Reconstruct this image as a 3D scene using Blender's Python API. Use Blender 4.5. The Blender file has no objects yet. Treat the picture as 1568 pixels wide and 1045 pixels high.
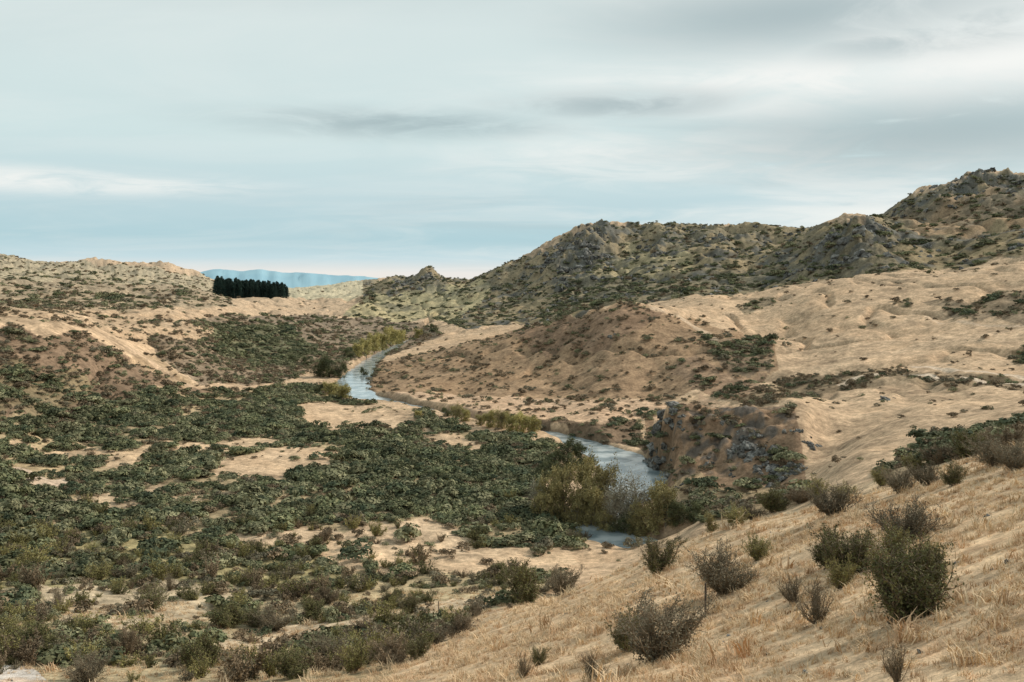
import bpy, math, random
import numpy as np
from mathutils import Vector
rng=np.random.default_rng(7); random.seed(7)
S=bpy.context.scene
F=1358.0; EYE=36.0
P=math.atan((522.5-440)/F); cp,sp=math.cos(P),math.sin(P)
def ray(u,v):
    a=(u-784)/F; b=(522.5-v)/F
    x=a; y=cp+b*sp; z=b*cp-sp
    h=math.hypot(x,y)
    return math.atan2(x,y), z/h
# ------------------------------------------------------------ noise
_p=rng.permutation(256); _p=np.concatenate([_p,_p])
_ga=rng.uniform(0,2*np.pi,256); _gx=np.cos(_ga); _gy=np.sin(_ga)
def pn(x,y,seed=0):
    x=np.asarray(x,float)+seed*17.31; y=np.asarray(y,float)-seed*9.77
    xi=np.floor(x).astype(np.int64); yi=np.floor(y).astype(np.int64)
    fx=x-xi; fy=y-yi; xi&=255; yi&=255
    u=fx*fx*fx*(fx*(fx*6-15)+10); v=fy*fy*fy*(fy*(fy*6-15)+10)
    def g(i,j,dx,dy):
        h=_p[_p[(xi+i)&255]+((yi+j)&255)]
        return _gx[h]*dx+_gy[h]*dy
    a=g(0,0,fx,fy); b=g(1,0,fx-1,fy); c=g(0,1,fx,fy-1); d=g(1,1,fx-1,fy-1)
    return ((a+(b-a)*u)+((c+(d-c)*u)-(a+(b-a)*u))*v)*1.5
def fbm(x,y,o=4,seed=0):
    s=0;a=1;t=0
    for i in range(o):
        s=s+a*pn(x*2**i,y*2**i,seed+i*3); t+=a; a*=.5
    return s/t*1.5
def ss(a,b,x):
    t=np.clip((x-a)/(b-a),0,1); return t*t*(3-2*t)
# ------------------------------------------------------------ control points
C=[]
def add(u,v,r):
    th,s=ray(u,v); C.append((th,math.log(r),s))
def addz(u,v,z):
    th,s=ray(u,v); C.append((th,math.log((z-EYE)/s),s))
def addw(deg,r,z): C.append((math.radians(deg),math.log(r),(z-EYE)/r))  # near points given directly by bearing, distance and height
for d in (-38,-20,0,15,38): addw(d,4,33.1)
addw(0,12,30); addw(-30,12,29.4); addw(-15,12,29.6); addw(-30,30,20); addw(-15,30,21); addw(30,7,32.3); addw(-38,30,20); addw(15,9,31)
for t in [(1700,1045,11),(1568,1045,12),(1200,1045,16),(900,1045,24),(700,1045,32),(500,1045,42),(300,1045,52),(0,1045,60),(-150,1045,62),
 (1700,860,18),(1568,900,18),(1300,950,21),(1100,930,32),(950,930,38),(800,960,44),(650,1000,47),
 (1700,730,31),(1568,780,30),(1400,820,32),(1250,830,38),(1100,850,47),(950,890,54),
 (1700,655,55),(1568,690,54),(1480,712,54),(1400,738,55),(1300,765,58),(1200,792,61),(1100,815,64),(1000,848,67),(900,893,64),(800,928,63),(700,962,62),(620,1000,58),
 (1568,705,75),(1300,795,80),(1200,830,82),(1100,870,84),(1000,900,82),(900,930,78),
 (600,960,76),(400,960,86),(200,965,82),(0,985,76),(-150,985,76),
 # left hillside
 (-150,600,225),(-150,490,268),(0,565,238),(0,492,268),(80,500,270),(150,522,276),(150,600,242),(230,560,285),(300,600,272),
 (-150,476,340),(0,476,340),(0,468,430),(-150,466,430),(150,484,370),(300,500,395),(350,540,400),(450,520,480),(600,520,600),(500,492,700),(400,480,660),
 (300,466,600),(300,447,800),(150,452,600),(150,432,850),(0,442,640),(-150,440,640),(0,418,1000),(-150,418,1000),(220,428,1050),
 (330,458,880),(385,460,880),(440,459,880),(385,456,950),(470,462,900),(520,470,830),(560,475,780),
 (450,452,1100),(520,452,1100),(400,449,1200),(330,445,1150),(450,447,1500),(360,444,1600),(540,446,1300),
 (600,490,740),(700,500,560),(740,492,590),(640,470,800),(720,465,760),(600,462,850),
 # right back hills faces
 (800,450,760),(850,440,700),(850,480,580),(930,440,640),(930,400,760),(1000,440,560),(1000,400,720),(1100,420,600),(1100,390,700),(1200,420,560),(1200,385,700),
 (1240,400,560),(1300,400,520),(1310,375,535),(1400,400,520),(1400,360,640),(1450,330,720),(1500,400,510),(1510,340,650),(1568,390,500),(1568,340,640),(1700,380,480),(1700,320,680),
 (880,470,480),(1000,478,430),(1150,455,500),(1300,432,490),(1450,422,490),(1568,410,480),
 # tan shoulder skyline
 (1040,468,410),(1100,455,420),(1200,440,430),(1300,424,435),(1400,418,430),(1500,410,425),(1568,400,420),(1700,385,410),
 # central hill
 (556,592,345),(575,572,360),(600,552,400),(700,531,385),(760,520,370),(800,509,360),(870,485,345),(910,472,338),(940,467,335),(980,469,335),(1030,480,335),(1080,500,330),(1130,510,325),(1180,518,325),
 (700,535,460),(800,520,440),(900,490,420),(950,480,400),
 (600,590,318),(700,570,325),(800,560,310),(900,550,295),(980,550,285),(1060,560,275),(1120,590,255),(1000,600,262),(850,602,272),(700,606,290),
 (1150,555,278),(1150,520,330),(1120,480,375),
 (1200,520,330),(1230,480,360),(1300,500,325),(1400,500,318),(1400,460,360),(1568,490,300),(1568,450,345),(1700,480,290),(1300,560,262),(1400,560,248),(1568,570,236),(1700,560,220),
 (1200,600,238),(1140,625,215),(1300,640,180),(1400,640,162),(1500,648,142),(1568,645,130),(1700,620,120),(1300,700,128),(1380,700,118),(1450,695,105),(1250,740,125),(1180,775,118),(1080,800,112),
 # outcrop
 (1135,632,170),(1090,637,172),(1050,644,172),(1020,654,171),(1002,668,170),(1200,634,168),(1230,655,163),(1120,692,160),(1060,695,163),(1190,690,158),(1010,706,166),
 (1100,748,148),(1040,742,153),(1200,738,146),(1250,690,158)]: add(*t)
addz(1050,652,3.5); addz(1120,648,6); addz(1000,645,2.5)
for u,v,z in [(-150,900,4),(0,900,3.5),(200,900,3),(400,900,2.5),(600,900,2.2),(760,880,2),(-150,800,5),(0,800,3.5),(200,800,2.5),(400,800,2),(600,800,1.5),(800,820,1),(860,850,1),(960,850,1.5),
  (-150,700,7),(0,700,6),(200,700,3.5),(400,700,2),(600,700,1.5),(750,720,1),(850,730,1),(0,640,9),(100,650,6),(300,640,3),(450,620,2),(450,580,1.2),(560,640,1.2),(520,560,1.0),(700,680,1),
  (980,760,.6),(1030,760,1),(980,700,.3),(930,650,3),(800,625,3),(700,618,2.5),(1000,628,4),(600,605,2),(850,700,.8)]: addz(u,v,z)
sky1=[(-150,385),(-60,392),(0,394),(20,398),(50,407),(85,409),(110,408),(130,402),(160,401),(200,408),(240,405),(265,409),(290,416),(320,427),(345,436)]
for u,v in sky1: add(u,v,1500); add(u,v+14,2300)
for u,v in [(430,443),(470,441),(500,439),(530,434),(560,431),(600,428),(640,431),(690,436)]: add(u,v,1900); add(u,v+8,2600)
for u,v in [(560,450),(580,441),(600,430),(612,433),(626,434),(640,426),(655,416),(672,427),(688,433),(720,431)]: add(u,v,930); add(u,v+12,1150)
for u,v in [(760,421),(800,411),(820,398),(838,390),(850,383),(870,372),(900,360),(925,355),(940,353),(958,358),(1000,358),(1050,357),(1100,357),(1150,352),(1200,357),(1245,357)]: add(u,v,850); add(u,v+22,1200)
for u,v in [(1262,355),(1285,349),(1300,345),(1322,343),(1340,350)]: add(u,v,600)
for u,v in [(1345,345),(1370,325),(1385,314),(1400,306),(1425,301),(1450,295),(1480,285),(1510,276),(1530,280),(1568,281),(1640,290),(1750,310)]: add(u,v,830); add(u,v+30,1200)
for u in range(-200,1900,200): add(u,449,3600); add(u,443,7000); add(u,441.5,16000)
C=np.array(C); KX,KY=6.5,2.0; cc=.12
def ker(a,b): return np.sqrt((a[:,None,0]-b[None,:,0])**2+(a[:,None,1]-b[None,:,1])**2+cc*cc)
Q=np.stack([C[:,0]*KX,C[:,1]*KY],1)
Wt=np.linalg.solve(ker(Q,Q)-1e-4*np.eye(len(Q)), C[:,2]+.25)
# ------------------------------------------------------------ polar grid
fine=np.radians(np.linspace(-36,36,1150))
left=np.radians(np.linspace(-180,-36,90)[:-1]); right=np.radians(np.linspace(36,180,90)[1:])
TH=np.concatenate([left,fine,right]); 
LR=np.concatenate([np.linspace(math.log(2),math.log(60),260)[:-1],np.linspace(math.log(60),math.log(1000),720)[:-1],np.linspace(math.log(1000),math.log(20000),130)])
nT,nR=len(TH),len(LR)
tc=np.linspace(math.radians(-36),math.radians(36),520); lc=np.linspace(LR[0],LR[-1],560)
G=np.empty((len(tc),len(lc)))
for i,t in enumerate(tc):
    q=np.stack([np.full(len(lc),t*KX),lc*KY],1); G[i]=ker(q,Q)@Wt-.25
def samp(A,ta,la,th,lr):
    fi=np.clip(np.interp(th,ta,np.arange(len(ta))),0,len(ta)-1.001); fj=np.clip(np.interp(lr,la,np.arange(len(la))),0,len(la)-1.001)
    i=fi.astype(int); j=fj.astype(int); a=fi-i; b=fj-j
    if A.ndim==3: a=a[...,None]; b=b[...,None]
    return (A[i,j]*(1-a)+A[i+1,j]*a)*(1-b)+(A[i,j+1]*(1-a)+A[i+1,j+1]*a)*b
TT,LL=np.meshgrid(TH,LR,indexing='ij'); RR=np.exp(LL)
X=RR*np.sin(TT); Y=RR*np.cos(TT)
Sg=samp(G,tc,lc,np.clip(TT,tc[0],tc[-1]),LL)
Z=EYE+Sg*RR
Z=np.where(RR<4,33.1,Z)
back=ss(math.radians(50),math.radians(110),np.abs(TT)); Z=Z*(1-back)+back*(34+6*ss(5,200,RR)+ fbm(X/90,Y/90,3,5)*8*ss(5,200,RR))
# river
def plane(u,v,z=0):
    th,s=ray(u,v); r=(z-EYE)/s; return (r*math.sin(th),r*math.cos(th))
riv=[(700,498,3),(660,508,3),(635,519,3),(610,530,3.2),(590,541,3.6),(570,554,4.2),(552,572,4.4),(540,590,4.6),(552,605,3.6),(590,615,2.8),(640,626,2.3),(690,640,1.9),(740,651,1.6),(800,659,1.7),(860,669,2.4),(905,684,3.4),(945,702,4.6),(972,722,5.0),(968,745,4.2),(935,768,3.2),(908,788,3.0),(905,804,2.6),(950,826,2.5),(1040,845,2.5)]
rp=np.array([plane(u,v)+(w,) for u,v,w in riv])
def catmull(p,n=14):
    o=[]
    for i in range(len(p)-1):
        a=p[max(i-1,0)];b=p[i];c=p[i+1];d=p[min(i+2,len(p)-1)]
        for k in range(n):
            t=k/n; o.append(.5*((2*b)+(-a+c)*t+(2*a-5*b+4*c-d)*t*t+(-a+3*b-3*c+d)*t**3))
    o.append(p[-1]); return np.array(o)
rc=catmull(rp)
def polydist(x,y,pl):
    best=np.full(x.shape,1e9); w=np.zeros(x.shape)
    for k in range(len(pl)):
        d=np.hypot(x-pl[k,0],y-pl[k,1]); m=d<best
        best=np.where(m,d,best)
        if pl.shape[1]>2: w=np.where(m,pl[k,2],w)
    return best,w
j0,j1=np.searchsorted(LR,[math.log(85),math.log(760)]); i0,i1=len(left),len(left)+len(fine)
dR=np.full(X.shape,1e3); wR=np.zeros(X.shape)
a,b=polydist(X[i0:i1,j0:j1],Y[i0:i1,j0:j1],rc); dR[i0:i1,j0:j1]=a; wR[i0:i1,j0:j1]=b
e=dR-wR+fbm(X/7,Y/7,3,4)*1.1
# relief detail
namp=ss(8,120,RR)*.9+.1
flat=1-ss(3,9,Z)
det=fbm(X/70,Y/70,4,1)*.9*(1-.75*flat)+fbm(X/18,Y/18,4,2)*.8*(1-.5*flat)+fbm(X/4.5,Y/4.5,3,3)*.22
# gullied slopes (erosion creases) on the steeper country
det=det-(1-flat)*ss(150,230,RR)*(1-ss(0,.18,np.abs(fbm(X/38,Y/60,3,9))))*1.6
far=ss(420,700,RR)
rdg=(1-np.abs(fbm(X/95,Y/95,5,11))*2)
det=det+far*(1-ss(2500,4500,RR))*((rdg-.45)*12*np.clip((Z-8)/60,0,1)+fbm(X/22,Y/22,3,12)*1.8)
def bump_(u,v,r,a,b): return np.exp(-(((TT-ray(u,v)[0])/a)**2+((LL-math.log(r))/b)**2))
knob=bump_(1300,400,570,.05,.13)+.8*bump_(1500,300,810,.06,.1)+.7*bump_(880,380,800,.05,.14)+.35*bump_(1080,380,780,.1,.12)+.5*bump_(650,425,910,.03,.07)+.3*bump_(900,450,640,.05,.1)
det=det+knob*(np.abs(fbm(X/16,Y/16,4,13))*10+np.abs(fbm(X/5,Y/5,3,15))*3)
outc=bump_(1110,660,165,.075,.07)
det=det+outc*(np.abs(fbm(X/7,Y/7,4,14))*3.4-1.2)
Z=Z+det*namp
Z=np.where((RR>85)&(RR<760)&(e>0)&(Z<4),np.maximum(Z,.45+.2*fbm(X/5,Y/5,2,6)),Z)
k=ss(-.2,3.0,e); Z=np.where(e<7, np.where(e<-.2,-1.0,(-1.0)*(1-k)+Z*k), Z)
# ------------------------------------------------------------ terrain look-up
SR=(Z-EYE)/RR
def hit(u,v,zone_=False):
    th,s=ray(u,v); i=int(np.clip(round(float(np.interp(th,TH,np.arange(nT)))),0,nT-1))
    col=SR[i,60:]; idx=np.nonzero(col>=s)[0]
    if len(idx): return th,LR[idx[0]+60]
    j=int(np.argmax(col[:1040]))+60
    return th,LR[j]+(.16 if zone_ else 0)
def gz(th,lr): return samp(Z,TH,LR,th,lr)
def loc(u,v):
    th,l=hit(u,v); r=math.exp(l); return Vector((r*math.sin(th),r*math.cos(th),float(gz(np.array(th),np.array(l)))))
def inpoly(x,y,poly):
    m=(x>poly[:,0].min())&(x<poly[:,0].max())&(y>poly[:,1].min())&(y<poly[:,1].max())
    out=np.zeros(x.shape,bool); xs=x[m]; ys=y[m]; ins=np.zeros(xs.shape,bool); n=len(poly)
    for i in range(n):
        x1,y1=poly[i]; x2,y2=poly[(i+1)%n]
        if y1==y2: continue
        c=((y1>ys)!=(y2>ys))&(xs<(x2-x1)*(ys-y1)/(y2-y1)+x1); ins^=c
    out[m]=ins; return out
tan=np.array([.56,.40,.26])
COL=np.empty(X.shape+(3,)); COL[:]=tan
n1=fbm(X/40,Y/40,4,21); n2=fbm(X/9,Y/9,4,22); n3=fbm(X/2.5,Y/2.5,3,23)
DG=np.zeros(X.shape); DB=np.zeros(X.shape)+.06; DO=np.zeros(X.shape); RK=np.zeros(X.shape)
jt=TT+fbm(X/(RR*.06),Y/(RR*.06),3,31)*.008; jl=LL+fbm(X/(RR*.06),Y/(RR*.06),3,32)*.05
def zone(poly,col=None,g=None,b=None,o=None,rk=None,mix=1.0,jit=1):
    pts=[]
    n=len(poly)
    for i in range(n):
        (u1,v1),(u2,v2)=poly[i],poly[(i+1)%n]
        for k in range(5):
            t=k/5; pts.append(hit(u1+(u2-u1)*t,v1+(v2-v1)*t,True))
    m=inpoly(jt if jit else TT,jl if jit else LL,np.array(pts))
    if col is not None: COL[m]=COL[m]*(1-mix)+np.array(col)*mix
    if g is not None: DG[m]=g
    if b is not None: DB[m]=b
    if o is not None: DO[m]=o
    if rk is not None: RK[m]=rk
# far / hills
zone([(-150,380),(345,425),(345,450),(-150,440)],(.44,.36,.24),g=.12,b=.22)
zone([(-150,425),(130,428),(350,450),(360,472),(200,474),(-150,466)],(.39,.30,.2),b=.4,g=.12)
zone([(440,430),(700,425),(700,445),(560,455),(440,460)],(.57,.49,.33))
zone([(560,430),(655,410),(700,425),(830,385),(900,345),(1250,345),(1310,335),(1370,310),(1510,265),(1568,268),(1700,272),(1700,385),(1568,398),(1300,424),(1150,446),(1000,462),(930,466),(850,492),(700,502),(640,480),(560,470)],(.33,.255,.15),g=.22,b=.25,rk=.5)
zone([(560,458),(660,448),(740,425),(760,440),(730,470),(690,492),(600,498),(530,482)],(.47,.39,.22),g=.1,b=.1,rk=.1)
zone([(860,440),(960,380),(1080,400),(1000,440),(900,455)],(.38,.31,.18),g=.16,b=.18,rk=.4)
zone([(830,480),(860,420),(960,425),(1100,420),(1250,400),(1300,420),(1100,448),(930,466)],(.27,.22,.14),g=.45,b=.3,rk=.5)
zone([(1360,335),(1480,290),(1568,300),(1568,350),(1420,365)],(.36,.25,.15),g=.12,b=.22,rk=.3)
# left hillside
zone([(-150,498),(130,508),(190,535),(275,592),(340,600),(320,620),(100,645),(-150,645)],(.26,.18,.12),b=.66,g=.15)
zone([(-150,560),(120,560),(150,600),(60,640),(-150,640)],(.26,.2,.12),b=.55,g=.4)
zone([(215,500),(350,485),(520,485),(640,497),(680,515),(600,545),(480,570),(430,592),(310,592),(235,550)],(.28,.21,.145),b=.62,g=.15)
zone([(320,500),(440,500),(490,545),(430,565),(340,550)],(.18,.17,.10),g=.62,b=.2)
zone([(60,470),(240,488),(330,503),(330,520),(230,520),(120,502),(-150,492),(-150,475)],(.5,.36,.235),b=.28,g=.08)
zone([(190,540),(225,545),(300,592),(280,598),(220,570)],(.45,.32,.2),b=.2,g=.05)
zone([(-150,640),(100,640),(200,600),(330,605),(430,595),(520,600),(560,620),(640,632),(700,655),(850,680),(835,720),(800,765),(900,825),(880,845),(700,840),(600,890),(400,895),(-150,905)],(.43,.33,.2),g=.60,b=.22,o=.12)
zone([(560,690),(800,700),(830,760),(700,810),(560,780)],None,g=.74,b=.1)
zone([(150,600),(420,600),(460,640),(300,670),(100,665)],None,g=.68,b=.3)
zone([(460,625),(500,615),(640,632),(640,652),(500,665),(460,655)],(.6,.43,.28),g=.04,b=.06)
zone([(330,708),(430,690),(540,690),(545,712),(430,738),(330,732)],(.6,.43,.28),g=.08,b=.08)
zone([(20,680),(200,685),(420,668),(435,688),(250,702),(160,712),(20,692)],(.58,.42,.27),g=.1,b=.12)
zone([(20,722),(100,725),(120,738),(40,742)],(.6,.46,.34),g=.05,b=.02)
zone([(130,750),(260,752),(420,762),(400,775),(200,778),(110,770)],(.54,.4,.26),g=.25)
zone([(640,660),(700,665),(780,685),(740,692),(650,680)],(.55,.4,.26),g=.12)
zone([(330,830),(410,820),(520,812),(650,800),(740,820),(750,838),(870,838),(890,862),(720,895),(600,890),(520,862),(420,845)],(.6,.44,.29),g=.08,b=.1)
# lower left
zone([(-150,900),(600,890),(760,872),(880,880),(800,925),(600,965),(560,1000),(480,1060),(-150,1060)],(.46,.37,.23),g=.2,b=.3,o=.36)
zone([(-150,780),(150,800),(420,850),(560,880),(500,905),(250,895),(-150,900)],(.38,.32,.17),g=.32,b=.32,o=.45)
zone([(50,893),(250,893),(420,915),(330,935),(300,960),(100,960)],(.58,.46,.31),g=.05,b=.12,o=.12)
zone([(330,985),(560,945),(780,905),(800,918),(600,965),(350,1020)],(.6,.47,.32),g=.0,b=.08,o=.08)
zone([(400,1060),(520,975),(640,955),(760,965),(640,1030),(560,1060)],(.38,.29,.17),g=.35,b=.4,o=.45)
# central hill and right bank
zone([(556,600),(570,560),(700,530),(870,485),(940,466),(1000,470),(1060,498),(1190,520),(1200,570),(1110,612),(900,613),(700,606)],(.37,.25,.155),b=.17,g=.03)
zone([(780,508),(870,488),(960,468),(1020,480),(960,525),(830,550)],(.30,.20,.13),b=.36,g=.06)
zone([(1065,522),(1150,514),(1192,525),(1185,575),(1110,570)],(.25,.18,.12),g=.45,b=.38)
zone([(1020,560),(1100,570),(1180,580),(1130,612),(1050,612)],(.34,.23,.15),b=.3,g=.1)
zone([(560,600),(700,606),(1000,616),(1110,620),(1040,640),(960,646),(830,640),(700,628),(600,612)],(.56,.39,.26),b=.12,g=0)
zone([(720,638),(850,642),(1010,650),(1000,690),(900,675),(840,662)],(.19,.135,.09),b=.3,g=.2)
zone([(990,632),(1060,628),(1220,624),(1240,745),(1000,748)],(.31,.205,.13),b=.32,g=.1,rk=0)
zone([(1130,606),(1200,585),(1340,566),(1440,572),(1600,588),(1600,602),(1350,585),(1200,618),(1140,630)],(.34,.25,.16),b=.42,g=.08)
zone([(1330,735),(1440,665),(1600,640),(1600,700),(1440,735)],(.4,.3,.19),g=.22,b=.45)
zone([(1030,742),(1240,750),(1320,745),(1200,785),(1040,815)],(.38,.28,.17),g=.16,b=.42,rk=.0)
zone([(1415,462),(1600,445),(1600,505),(1480,490)],(.32,.24,.16),g=.1,b=.35)
zone([(1120,466),(1185,458),(1200,466),(1140,480)],(.34,.26,.17),g=.1,b=.2)
zone([(1370,465),(1400,460),(1400,475),(1375,478)],(.32,.24,.15),g=.1,b=.2)
zone([(1540,540),(1600,535),(1600,560),(1545,560)],(.28,.2,.12),g=.3,b=.3)
zone([(1240,760),(1568,680),(1700,660),(1700,1060),(560,1060),(700,960),(900,893),(1100,812)],(.65,.475,.305),g=0,b=0,o=0,jit=0)
zone([(-80,1012),(30,1018),(90,1050),(-80,1050)],(.62,.56,.5),g=0,b=0)
mo=(ss(.25,.5,outc)*(RR<200)*(e>2))[...,None]; COL=COL*(1-mo)+np.array([.31,.205,.13])*mo
ro=(ss(.15,.4,np.abs(fbm(X/6,Y/6,4,47))+.25*(outc-.6))*mo[...,0])[...,None]; COL=COL*(1-ro*.8)+np.array([.12,.115,.105])*ro*.8
rust=(ss(.1,.5,fbm(X/3,Y/3,4,48))*(RR<85)*(DG==0)*(DB==0))[...,None]*.5; COL=COL*(1-rust)+np.array([.50,.32,.19])*rust
COL*= (1+.26*n1+.30*n2+.28*n3)[...,None]
w=ss(.0,.45,n1+.5*n2)[...,None]*.45; COL=COL*(1-w)+COL*np.array([.74,.70,.66])*w
w=ss(.1,.5,fbm(X/25,Y/25,4,24))[...,None]*.3; COL=COL*(1-w)+COL*np.array([1.12,1.16,1.2])*w
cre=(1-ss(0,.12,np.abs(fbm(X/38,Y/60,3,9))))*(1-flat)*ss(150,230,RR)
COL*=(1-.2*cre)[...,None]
RKm=np.clip((RK>0)*ss(.2,.4,np.abs(fbm(X/30,Y/30,4,40))*RK*1.6)+ss(.3,.7,knob)*ss(-.1,.25,fbm(X/14,Y/14,4,46)+.35*(knob-.3)),0,1)
fm=(RR>420)&(RK>0)
gm=(ss(0,.28,fbm(X/48,Y/48,5,41)+.25*knob-.03)*fm)[...,None]
COL=COL*(1-gm*.6)+np.array([.135,.125,.09])*gm*.6*(1+.5*n2[...,None]+.3*n3[...,None])
COL=COL*(1-RKm[...,None]*.8)+np.array([.10,.10,.092])*(1+.9*fbm(X/6,Y/6,3,43))[...,None]*RKm[...,None]*.8
wb=(np.exp(-((e-.6)/1.3)**2))[...,None]*.75; COL=COL*(1-wb)+np.array([.16,.12,.08])*wb
def track(pts,wd,col,mixv=.75):
    h=[hit(u,v) for u,v in pts]; pl=np.array([(math.exp(l)*math.sin(t),math.exp(l)*math.cos(t)) for t,l in h]); pl=catmull(pl,25)
    r0=np.hypot(pl[:,0],pl[:,1]); m=(RR>r0.min()*.95)&(RR<r0.max()*1.05)&(np.abs(TT)<.64)
    d,_=polydist(X[m],Y[m],pl); k=(1-ss(wd*.6,wd*1.3,d))[:,None]*mixv
    COL[m]=COL[m]*(1-k)+np.array(col)*k; DG[m]*=(1-k[:,0]); DB[m]*=(1-k[:,0])
track([(1290,590),(1340,575),(1430,580),(1500,584),(1600,592)],1.4,(.70,.57,.44),.8)
track([(1400,562),(1460,568),(1520,572),(1600,582)],1.1,(.70,.57,.44),.65)
track([(1440,678),(1500,658),(1560,648),(1620,645)],1.2,(.70,.56,.44),.85)
track([(1000,474),(1040,486),(1075,508),(1095,520)],1.8,(.62,.47,.33))
track([(1420,486),(1480,495),(1568,500)],1.0,(.62,.48,.35),.5)
track([(200,535),(240,562),(290,592)],1.6,(.6,.43,.29))
haze_mix=ss(900,9000,RR)[...,None]; COL=COL*(1-haze_mix)+np.array([.33,.43,.48])*haze_mix  # distance haze painted into the far ground colour
haze_mix=(ss(350,900,RR)*.08)[...,None]; COL=COL*(1-haze_mix)+np.array([.38,.44,.43])*haze_mix  # faint haze tint painted over the mid-distance hills too
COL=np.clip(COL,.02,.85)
# ------------------------------------------------------------ mesh helpers
def mk(name,verts,quads=None,tris=None,mats=(),midx=None,smooth=False,link=True):
    me=bpy.data.meshes.new(name); verts=np.asarray(verts,np.float32)
    me.vertices.add(len(verts)); me.vertices.foreach_set('co',verts.ravel())
    st=[];c=0
    fl=[]
    if quads is not None and len(quads): q=np.asarray(quads,np.int32); fl.append(q.ravel()); st.append(np.arange(len(q))*4); c=len(q)*4
    if tris is not None and len(tris): t=np.asarray(tris,np.int32); fl.append(t.ravel()); st.append(c+np.arange(len(t))*3)
    li=np.concatenate(fl); stt=np.concatenate(st).astype(np.int32)
    me.loops.add(len(li)); me.loops.foreach_set('vertex_index',li)
    me.polygons.add(len(stt)); me.polygons.foreach_set('loop_start',stt)
    if midx is not None: me.polygons.foreach_set('material_index',np.asarray(midx,np.int32))
    if smooth: me.polygons.foreach_set('use_smooth',np.ones(len(stt),bool))
    for m in mats: me.materials.append(m)
    me.update(calc_edges=True); me.validate()
    if not link: return me
    ob=bpy.data.objects.new(name,me); S.collection.objects.link(ob); return ob
def N(nt,t,**k):
    n=nt.nodes.new(t)
    for a,b in k.items(): setattr(n,a,b)
    return n
def mat(name,col,col2=None,scale=3,rough=.85,rand=.25,bump=0,bscale=20,coord='Object',spec=.15):
    m=bpy.data.materials.new(name); m.use_nodes=True; nt=m.node_tree; b=nt.nodes['Principled BSDF']; L=nt.links
    b.inputs['Roughness'].default_value=rough; b.inputs['Specular IOR Level'].default_value=spec
    tc_=N(nt,'ShaderNodeTexCoord'); nz=N(nt,'ShaderNodeTexNoise'); nz.inputs['Scale'].default_value=scale; nz.inputs['Detail'].default_value=2
    L.new(tc_.outputs[coord],nz.inputs['Vector'])
    r=N(nt,'ShaderNodeValToRGB'); r.color_ramp.elements[0].position=.35; r.color_ramp.elements[1].position=.65
    r.color_ramp.elements[0].color=(*col,1); r.color_ramp.elements[1].color=(*(col2 or col),1); L.new(nz.outputs['Fac'],r.inputs[0])
    oi=N(nt,'ShaderNodeObjectInfo'); mr=N(nt,'ShaderNodeMapRange'); mr.inputs[3].default_value=1-rand; mr.inputs[4].default_value=1+rand; L.new(oi.outputs['Random'],mr.inputs[0])
    mx=N(nt,'ShaderNodeVectorMath',operation='SCALE'); L.new(r.outputs[0],mx.inputs[0]); L.new(mr.outputs[0],mx.inputs['Scale']); L.new(mx.outputs[0],b.inputs['Base Color'])
    if bump:
        n2_=N(nt,'ShaderNodeTexNoise'); n2_.inputs['Scale'].default_value=bscale; n2_.inputs['Detail'].default_value=8; L.new(tc_.outputs[coord],n2_.inputs['Vector'])
        bp=N(nt,'ShaderNodeBump'); bp.inputs['Strength'].default_value=bump; L.new(n2_.outputs['Fac'],bp.inputs['Height']); L.new(bp.outputs[0],b.inputs['Normal'])
    return m
# ------------------------------------------------------------ ground
gm_=bpy.data.materials.new('dry_grassland'); gm_.use_nodes=True; nt=gm_.node_tree; L=nt.links; b=nt.nodes['Principled BSDF']; b.inputs['Roughness'].default_value=.95; b.inputs['Specular IOR Level'].default_value=.05
at=N(nt,'ShaderNodeAttribute',attribute_name='ground_colour'); ge=N(nt,'ShaderNodeNewGeometry')
prev=at.outputs['Color']
for sc,lo,hi,dt in ((.3,.76,1.22,5),(1.1,.6,1.37,5),(8,.75,1.22,3)):
    nz=N(nt,'ShaderNodeTexNoise'); nz.inputs['Scale'].default_value=sc; nz.inputs['Detail'].default_value=dt; nz.inputs['Roughness'].default_value=.68; L.new(ge.outputs['Position'],nz.inputs['Vector'])
    mr=N(nt,'ShaderNodeMapRange'); mr.inputs[1].default_value=.3; mr.inputs[2].default_value=.7; mr.inputs[3].default_value=lo; mr.inputs[4].default_value=hi; L.new(nz.outputs['Fac'],mr.inputs[0])
    vm=N(nt,'ShaderNodeVectorMath',operation='SCALE'); L.new(prev,vm.inputs[0]); L.new(mr.outputs[0],vm.inputs['Scale']); prev=vm.outputs[0]; last=nz
L.new(prev,b.inputs['Base Color'])
bp=N(nt,'ShaderNodeBump'); bp.inputs['Strength'].default_value=.8; bp.inputs['Distance'].default_value=.18; nz=N(nt,'ShaderNodeTexNoise'); nz.inputs['Scale'].default_value=1.6; nz.inputs['Detail'].default_value=6; nz.inputs['Roughness'].default_value=.75
L.new(ge.outputs['Position'],nz.inputs['Vector']); L.new(nz.outputs['Fac'],bp.inputs['Height']); L.new(bp.outputs[0],b.inputs['Normal'])
I=np.arange(nT*nR).reshape(nT,nR)
q=np.stack([I[:-1,:-1],I[1:,:-1],I[1:,1:],I[:-1,1:]],-1).reshape(-1,4)[:, ::-1]
V=np.stack([X,Y,Z],-1).reshape(-1,3)
V=np.vstack([V,[[0,0,33.1]]]); fan=np.stack([I[:-1,0],np.full(nT-1,nT*nR),I[1:,0]],-1)
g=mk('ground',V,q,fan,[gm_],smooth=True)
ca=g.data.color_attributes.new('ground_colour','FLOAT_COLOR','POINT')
cv=np.ones((len(V),4),np.float32); cv[:-1,:3]=COL.reshape(-1,3); cv[-1,:3]=tan; ca.data.foreach_set('color',cv.ravel())
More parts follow.
